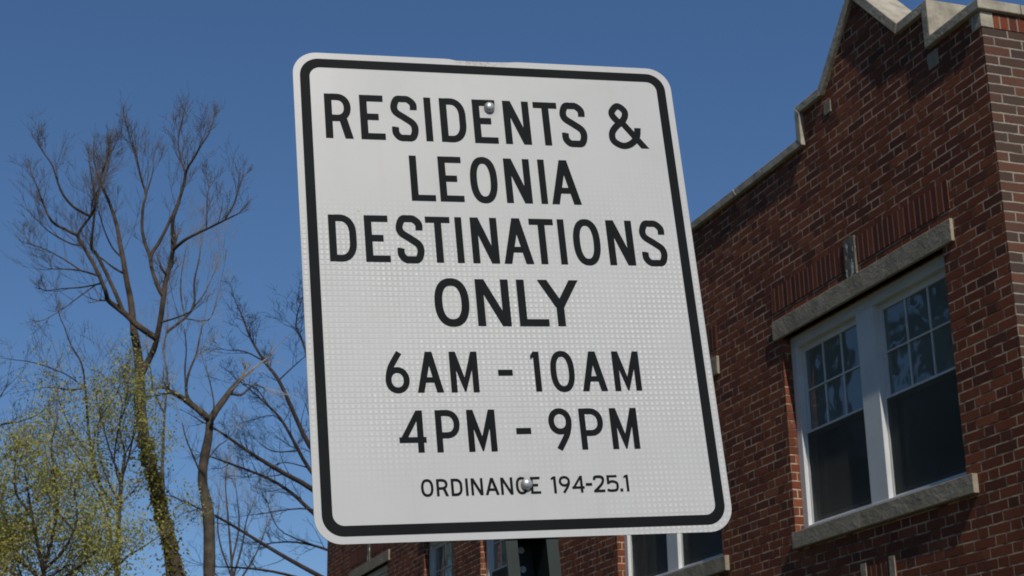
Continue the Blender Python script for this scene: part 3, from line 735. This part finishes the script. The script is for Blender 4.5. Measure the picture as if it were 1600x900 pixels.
def build_tree(name, label, cat, group, Y0, trunk_px, tr, limbs_px, mats, twig=dict(), ground_x=None, leaves=None, sides=8):
    mb = MB(); limbs = []
    tp = [at(x, y, Y0) for x, y in trunk_px]
    base = tp[0].copy(); d0 = (tp[0]-tp[1]).normalized()
    g0 = tp[0] + d0*min(3, tp[0].z*.5); root = Vector((g0.x+(d0.x)*.5, Y0, -.15))
    full = smoothp([root, g0] + tp, 4)
    full2 = []
    for a, b in zip(full, full[1:]):
        n = max(1, int((b-a).length/.22)); full2 += [a.lerp(b, q/n) for q in range(n)]
    full2.append(full[-1]); rr_ = radii(full2, tr[0]*1.25, tr[1])
    rr_ = [r*(1+.10*mnoise.noise(Vector((p.x*3, p.y*3, p.z*1.4)))+.06*mnoise.noise(p*5)) for r, p in zip(rr_, full2)]
    mb.tube(full2, rr_, 10); limbs.append(full2)
    root_e = empty(name, (root.x, root.y, 0), label, cat, group)
    specs = []
    for (px, r0, r1, drift) in limbs_px:
        st = nearest(limbs, px[0][0], px[0][1], Y0)
        pts = smoothp(limb3d(px, st.y, drift, st), 3)
        mb.tube(pts, radii(pts, r0, r1), 6 if r0 > .05 else 5); limbs.append(pts); specs.append((pts, r0, r1))
    merge = twig.get('merge')
    if not merge: o = mb.build('trunk', mats[0], root_e, smooth=True); o.matrix_parent_inverse = Matrix.Translation(-Vector((root.x, root.y, 0)))
    # fine wood
    tw = mb if merge else MB(); tips = []
    dens, L, lvl = twig.get('dens', 2.2), twig.get('L', (.8, 1.7)), twig.get('lvl', 2)
    up, kids, spread = twig.get('up', .1), twig.get('kids', (3, 5)), twig.get('spread', (.4, .8))
    for pts, r0, r1 in specs:
        tot = sum((pts[i+1]-pts[i]).length for i in range(len(pts)-1)); n = max(2, int(tot*dens))
        for j in range(n):
            t = ((.05+.95*rng.random()) if leaves else (.22+.78*math.sqrt(rng.random())))*(len(pts)-1); i = min(int(t), len(pts)-2); p = pts[i].lerp(pts[i+1], t-i)
            d = (pts[i+1]-pts[i]).normalized(); ax = d.orthogonal(); ax.rotate(Matrix.Rotation(rng.uniform(0, 6.28), 3, d))
            nd = (d*.9 + ax*rng.uniform(*spread) + Vector((0, 0, twig.get('lift', .25)))).normalized()
            rr = (r0+(r1-r0)*t/(len(pts)-1))*.5
            grow(tw, p, nd, rng.uniform(*L)*(1.12-.8*t/(len(pts)-1)), min(twig.get('rmax', .018), max(.008, rr)), lvl, up, twig.get('wig', .13), tips, spread, kids)
        for _ in range(2):
            grow(tw, pts[-1], (pts[-1]-pts[-2]).normalized()+rv()*.25, rng.uniform(*L)*twig.get('tip', .8), max(.008, r1*.9), max(1, lvl-1) if 'tip' in twig else lvl, up, twig.get('wig', .13), tips, spread, kids)
    inv = Matrix.Translation(-Vector((root.x, root.y, 0)))
    o = tw.build('trunk' if merge else 'crown' if not leaves else 'branches', mats[0] if merge else mats[1], root_e); o.matrix_parent_inverse = inv
    if leaves:
        lb = MB(); mat, frac, size, cl, spreadr, ztop = leaves
        for (p, d) in tips:
            if rng.random() > frac: continue
            if p.z > ztop + rng.uniform(-1.6, .5): continue
            for _ in range(rng.randint(*cl)):
                leaf(lb, p + rv()*spreadr, size)
        o = lb.build('leaves', mat, root_e); o.matrix_parent_inverse = inv
    return root_e, limbs, tips, inv
def leaf(lb, p, size):
    s_ = rng.uniform(*size); a = rv().normalized(); b = a.cross(rv()).normalized()
    lb.quad(p-a*s_, p-b*s_*.55, p+a*s_, p+b*s_*.55)

def c1(*q): return [(x/2.368, 150+y/2.368) for x, y in q]
def c2(*q): return [(x/2.25, 500+y/2.25) for x, y in q]
def c3(*q): return [(x/4.5, 340+y/4.5) for x, y in q]
def c4(*q): return [(200+x/4.5, 340+y/4.5) for x, y in q]
def ca(*q): return [(x/4.5, 150+y/4.5) for x, y in q]
def cb_(*q): return [(200+x/4.5, 150+y/4.5) for x, y in q]
def c6(*q): return [(200+x/4.737, 530+y/4.737) for x, y in q]
def c8(*q): return [(240+x/4.5, 700+y/4.5) for x, y in q]

# tall bare tree with the ivy-grown trunk
Y1 = 34.0
main_limbs = [
 (c2((497,200),(508,170),(528,130),(545,90),(562,10)) + c1((602,770),(612,690),(630,625),(640,570)), .085, .052, -.5),       # right fork
 (c1((500,860),(484,760),(470,690),(455,600),(445,550),(430,470),(405,395),(372,312),(395,240),(405,180)), .085, .018, .8),
 (c1((558,880),(510,850),(470,812),(430,780),(400,755),(388,715),(355,640),(318,570),(288,515),(335,445),(352,400),(342,320),(330,240)), .075, .016, -1.0),
 (c1((455,800),(430,735),(400,670),(360,590),(338,555),(345,480),(352,410),(368,330),(352,260),(345,190)), .055, .014, .7),
 (c1((640,570),(638,500),(640,455),(655,410),(682,320),(690,275),(720,225),(745,180),(772,140),(790,85)), .050, .012, -.6),
 (c1((600,745),(578,690),(557,600),(590,540),(620,480),(655,405),(675,340),(684,285),(668,230),(660,160),(680,65)), .055, .013, .6),
 (c1((557,600),(540,555),(525,490),(530,400),(540,365),(520,300),(500,220),(480,150),(462,85)), .045, .012, 1.0),
 (c1((538,362),(560,300),(568,262)), .022, .010, .2), (c1((536,350),(520,290),(508,230)), .018, .010, -.3),
 (c1((640,570),(680,535),(730,508),(780,485),(830,460),(882,435)), .042, .014, -1.2),
 (c1((770,490),(765,430),(768,370),(775,330)), .018, .009, .4), (c1((835,455),(865,400),(885,340),(900,285)), .020, .009, .3),
 (c1((615,665),(600,640),(590,615)), .035, .020, -.2),
 (c1((608,845),(660,818),(712,794)), .024, .012, -.8),
 (c1((335,445),(270,408),(225,350),(195,260),(165,215),(135,170)), .036, .010, -.8),
 (c1((330,440),(345,380),(380,320),(402,250),(410,200)), .022, .009, .6),
 (c1((288,515),(245,495),(190,462),(155,385),(135,330),(118,290)), .040, .011, .5),
 (c1((310,560),(260,545),(180,500),(110,430)), .022, .009, -.6),
 (c1((358,655),(300,646),(240,640),(190,640)), .026, .010, -.9), (c1((290,645),(230,600),(150,560),(80,540)), .020, .008, .6),
 (c1((375,706),(300,708),(235,712),(170,722)), .022, .009, .7), (c1((350,708),(290,745),(230,790),(180,820)), .016, .008, -.5),
 (c1((400,760),(365,757)), .026, .018, -.2),
 (c1((462,665),(420,635),(375,600),(345,580)), .030, .012, .8),
 (c1((455,600),(415,560),(380,480),(365,420)), .026, .010, -.6),
]
t1, l1, tp1, inv1 = build_tree('bare_tree', 'tall bare upswept tree with ivy climbing its leaning trunk, against open blue sky', 'tree', None, Y1,
    c2((640,960),(605,830),(575,700),(548,590),(520,480),(503,390),(495,300),(492,200),(485,120)) + c1((495,870),), (.155, .088), main_limbs, (M['bark'], M['twig']),
    dict(dens=3.6, L=(.7, 1.6), lvl=2, up=.16, kids=(3, 5), lift=.55, rmax=.010, wig=.09, tip=.36))
iv = MB()
tr0 = l1[0]
for i in range(len(tr0)-1):
    p, q = tr0[i], tr0[i+1]
    zf = p.z
    for _ in range(int((q-p).length*(420 if zf < 9.3 else 0))):
        c = p.lerp(q, rng.random()); a = rng.uniform(0, 6.28); r = .125*rng.uniform(.95, 1.4) + (rng.random()*.25 if rng.random() < .18 else 0)
        leaf(iv, c + Vector((r*math.cos(a), r*math.sin(a), rng.uniform(-.05, .05))), (.03, .075))
o = iv.build('ivy', M['ivy'], t1); o.matrix_parent_inverse = inv1

# forked second tree, trunk snapped short above the fork
fork_limbs = [
 (c2((738,352),(715,330),(690,310),(650,280),(620,262),(600,252)), .090, .060, -.5), (c2((602,254),(565,262),(530,270)), .035, .018, -.4),
 (c2((742,352),(765,310),(795,270),(820,235),(846,207)), .105, .050, .5),
 (c2((800,262),(850,262),(890,228),(930,240)), .040, .015, .6),
 (c2((735,390),(745,350),(752,300),(745,250),(730,190)), .030, .012, -.6),
 (c2((690,310),(655,260),(662,190),(690,120),(700,70),(712,20)), .045, .012, .5),
 (c2((655,265),(650,180),(655,100),(648,30)), .028, .010, -.4),
 (c2((720,560),(680,480),(655,420),(640,360)), .028, .010, -.6),
 (c2((728,520),(760,450),(800,420),(830,380)), .02, .008, .5),
]
build_tree('bare_tree', 'bare grey barked tree with a thick broken fork, behind the ivy covered trunk', 'tree', None, 37.5,
    c2((735,960),(736,800),(733,690),(722,620),(712,570),(716,500),(733,410),(738,352)), (.15, .095), fork_limbs, (M['bark_pale'], M['twig_grey']),
    dict(dens=2.6, L=(.6, 1.5), lvl=2, up=.05, kids=(2, 4), lift=.2, rmax=.014, wig=.2))

# pale slender tree far behind with a grey haze of twigs
pale_limbs = [
 (c2((570,520),(574,420),(578,330),(588,200),(574,110),(590,20)), .05, .014, .4), (c2((575,330),(540,250),(530,180),(515,90)), .03, .010, -.4),
 (c1((715,900),(712,790),(718,690),(735,610),(742,560)), .05, .012, -.3), (c1((712,820),(750,740),(775,690),(800,640)), .03, .010, .5),
 (c1((700,880),(680,800),(668,730),(672,650),(690,560)), .03, .010, .5), (c1((730,900),(770,830),(800,760)), .025, .010, -.5),
]
build_tree('bare_tree', 'slender pale grey tree with hazy upright twigs, far behind the forked trunk', 'tree', None, 46.0,
    c2((600,960),(585,800),(574,650),(570,520)), (.16, .06), pale_limbs, (M['bark_pale'], M['twig_grey']),
    dict(dens=2.6, L=(1.0, 2.2), lvl=2, up=.2, kids=(2, 4), lift=.6, rmax=.014))

far_limbs = [
 (c8((560,1000),(540,700),(520,450),(505,250),(520,120)), .05, .012, .4), (c8((570,900),(620,700),(650,520),(690,420)), .04, .012, -.5), (c8((560,800),(600,560),(590,380),(570,220)), .04, .012, .6),
 (c8((550,900),(480,720),(450,560),(455,430)), .04, .012, -.4), (c8((575,980),(690,800),(760,650),(790,560)), .04, .012, .4), (c8((545,1000),(430,880),(400,760),(390,650)), .035, .012, .3),
]
build_tree('bare_tree', 'low pale bare tree with fine fanning twigs, in the gap between forked trunk and sign', 'tree', None, 52.0,
    c8((560,1300),(562,1150),(560,1000)), (.16, .08), far_limbs, (M['bark_pale'], M['twig_grey']),
    dict(dens=2.2, L=(1.0, 2.2), lvl=2, up=.2, kids=(2, 4), lift=.6, rmax=.011))

# tree whose trunk stands behind the sign and the building end; only its left limbs show
right_limbs = [
 (c2((1330,900),(1210,690),(1090,590),(1000,540),(900,480),(820,425),(762,386)), .090, .026, -1.5),
 (c2((1330,900),(1200,760),(1090,668),(1030,612),(950,560),(850,520),(745,482)), .075, .020, 1.2),
 (c2((1330,1000),(1200,940),(1110,893),(1000,832),(900,772),(800,712),(730,676),(620,626)), .075, .018, -.8),
 (c2((1330,960),(1230,850),(1150,808),(1070,785),(1000,780),(935,787)), .05, .014, .8),
 (c2((1330,1020),(1150,940),(1000,893),(900,876),(830,870),(765,868)), .05, .014, .4),
 (c2((1330,860),(1180,640),(1085,520),(1035,430),(985,345),(930,290),(900,262)), .07, .018, -.6),
 (c2((1330,830),(1180,560),(1087,440),(1030,320),(980,212),(930,146),(880,62),(855,-5),(830,-60)), .085, .015, .9),
 (c2((1180,690),(1085,664),(1000,668),(915,682)), .03, .010, -.4),
 (c2((930,146),(860,110),(800,106)), .025, .010, .3), (c2((985,215),(1030,165),(1070,130)), .022, .009, -.3),
 (c2((1150,640),(1105,540),(1092,440),(1088,340)), .04, .014, .5), (c2((1330,820),(1140,420),(1075,110),(1040,20),(1060,-70)), .05, .012, -.7),
 (c2((950,300),(900,240),(850,222),(830,210)), .022, .010, .2), (c2((1045,455),(960,462),(905,425)), .022, .009, .4),
 (c2((1000,545),(960,548),(890,552)), .018, .008, -.3), (c2((1010,350),(960,335),(905,345)), .018, .008, .4), (c2((1085,520),(1000,500),(950,520)),.018,.008,.3),
 (c2((1120,820),(1000,750),(960,700),(940,640)), .02, .008, -.5),
]
build_tree('bare_tree', 'dark bare tree with crooked limbs reaching left from behind the brick building', 'tree', None, 40.0,
    c2((1340,1300),(1335,1100),(1330,960),(1330,860),(1328,780)), (.26, .12), right_limbs, (M['bark_dark'], M['bark_dark']),
    dict(dens=3.0, L=(.5, 1.4), lvl=2, up=.06, kids=(3, 5), lift=.12, rmax=.013, wig=.24, spread=(.5, 1.0)))

# young trees just coming into leaf
def young(label, Y0, trunk, limbs, leaves, group=None, tw=None, name='budding_tree'):
    return build_tree(name, label, 'tree', group, Y0, trunk, (.085, .03), limbs, (M['bark_dark'], M['twig']),
        tw or dict(dens=2.6, L=(.6, 1.3), lvl=2, up=.1, kids=(2, 4), lift=.35, rmax=.013, wig=.18), leaves=leaves)
young('young tree with fresh yellow green leaves standing just left of the ivy trunk', 32.5,
    c2((412,980),(415,800),(418,680),(428,560),(440,470)),
    [(c2((415,900),(395,830),(385,720),(360,640),(320,560),(280,490),(235,430)), .04, .012, -.8), (c2((418,680),(360,600),(325,480),(310,380),(300,240),(285,150),(250,90),(225,20)), .045, .012, .4),
     (c2((428,560),(460,450),(475,340),(470,240)), .025, .010, -.4), (c2((440,470),(420,380),(430,290),(400,230)), .025, .010, .5),
     (c2((430,560),(390,470),(370,400),(350,320)), .025, .010, -.5), (c2((300,240),(250,245),(210,240),(165,236)), .022, .010, .5),
     (c2((325,480),(260,400),(230,340),(210,290)), .022, .010, -.4), (c2((415,860),(330,790),(250,730),(180,640),(150,560)), .035, .012, .6), (c2((300,240),(230,190),(120,150),(50,140)), .016, .008, .5),
     (c2((425,600),(402,500),(415,390),(438,310),(450,230)), .022, .009, -.7), (c2((420,640),(365,530),(342,430),(350,340),(338,270)), .022, .009, .7), (c2((440,470),(470,410),(480,340),(455,280)), .02, .009, .3), (c2((325,480),(335,400),(360,330),(400,280),(420,230)), .02, .009, -.5),
     (c2((415,860),(450,830),(500,800),(545,770)), .03, .012, -.5), (c2((418,660),(470,600),(500,560)), .022, .010, .5)],
    (M['young_leaf'], .95, (.016, .040), (5, 10), .26, 10.7))
young('bushy young tree with olive green new leaves filling the lower left corner', 30.0,
    c2((150,1000),(155,900),(160,820)),
    [(c2((155,900),(130,780),(110,680),(95,580),(80,500)), .045, .012, -.6), (c2((158,860),(190,740),(200,640),(190,540),(180,440),(200,360)), .04, .012, .4),
     (c2((155,880),(230,800),(270,700),(260,600)), .035, .012, -.5), (c2((152,920),(70,840),(30,740),(10,640)), .04, .012, .5),
     (c2((152,940),(260,880),(330,820),(360,740)), .035, .012, .6), (c2((150,950),(60,900),(-30,820),(-60,700)), .04, .012, -.6),
     (c2((110,680),(60,620),(50,540),(60,460)), .025, .010, .4), (c2((150,960),(50,950),(-40,900)), .03, .012, .4), (c2((150,1000),(230,960),(330,930),(400,860)), .03, .012, -.4), (c2((152,980),(90,930),(60,850),(70,780)), .03, .012, .8), (c2((150,1040),(20,1010),(-80,950)), .03, .012, -.8), (c2((150,1010),(180,950),(240,930),(290,860)), .03, .012, 1.1), (c2((152,960),(120,880),(20,830),(-60,800)), .03, .012, 1.2), (c2((155,930),(210,880),(250,860),(300,900)), .03, .012, .4)],
    (M['young_leaf'], 1.0, (.016, .040), (8, 15), .34, 8.9), tw=dict(dens=3.6, L=(.6, 1.3), lvl=2, up=.1, kids=(2, 4), lift=.3, rmax=.012, wig=.18))
young('reddish budding tree leaning in at the left edge', 36.0,
    c2((-160,1000),(-150,800),(-140,650),(-130,500)),
    [(c2((-140,650),(-60,600),(0,500),(40,460),(90,440)), .04, .010, .4), (c2((-135,560),(-60,420),(0,370),(60,360),(130,335)), .045, .012, -.5), (c2((-130,500),(-60,330),(-10,280),(20,240)), .03, .010, .4),
     (c2((-145,740),(-50,680),(20,630),(90,600)), .035, .010, -.4), (c2((-150,800),(-40,760),(40,720),(120,690)), .035, .010, .5), (c2((-150,860),(-40,830),(60,800),(120,780)), .03, .010, -.4)],
    (M['bud'], .8, (.010, .026), (3, 7), .18, 9.6), tw=dict(dens=2.6, L=(.6, 1.3), lvl=2, up=.1, kids=(2, 4), lift=.35, rmax=.013, wig=.18, merge=True))

# dense evergreens across the lawn to the left: out of the picture, added to block sky light from the facade; seen mirrored in the upper window panes
wd = MB(); keep = rng; rng = random.Random(41)
def clump(cx, cy, cz, rx, rz, n):
    for _ in range(n):
        v = rv().normalized()*(rng.random()**.4); p = Vector((cx+v.x*rx, cy+v.y*rx, cz+v.z*rz)); leaf(wd, p, (.18, .5))
for i in range(16):
    a = -20 + i*3.7 + rng.uniform(-1, 1); b = 21 + rng.uniform(-2, 2.5); q = C0 + DA*a + NO*b; hgt = rng.uniform(14, 21)
    wd.tube([Vector((q.x, q.y, -.1)), Vector((q.x, q.y, hgt*.8))], [.22, .06], 6)
    for c in range(7):
        z = hgt*(.22+.115*c); clump(q.x+rng.uniform(-.6, .6), q.y+rng.uniform(-.6, .6), z, 2.6-.28*c, 1.3, 190)
o = wd.build('evergreen_wood', leaf_mat('evergreen_leaf', [(.3, (.03, .05, .018)), (.6, (.06, .085, .03)), (.8, (.09, .10, .035))], .8)); o['kind'] = 'stuff'
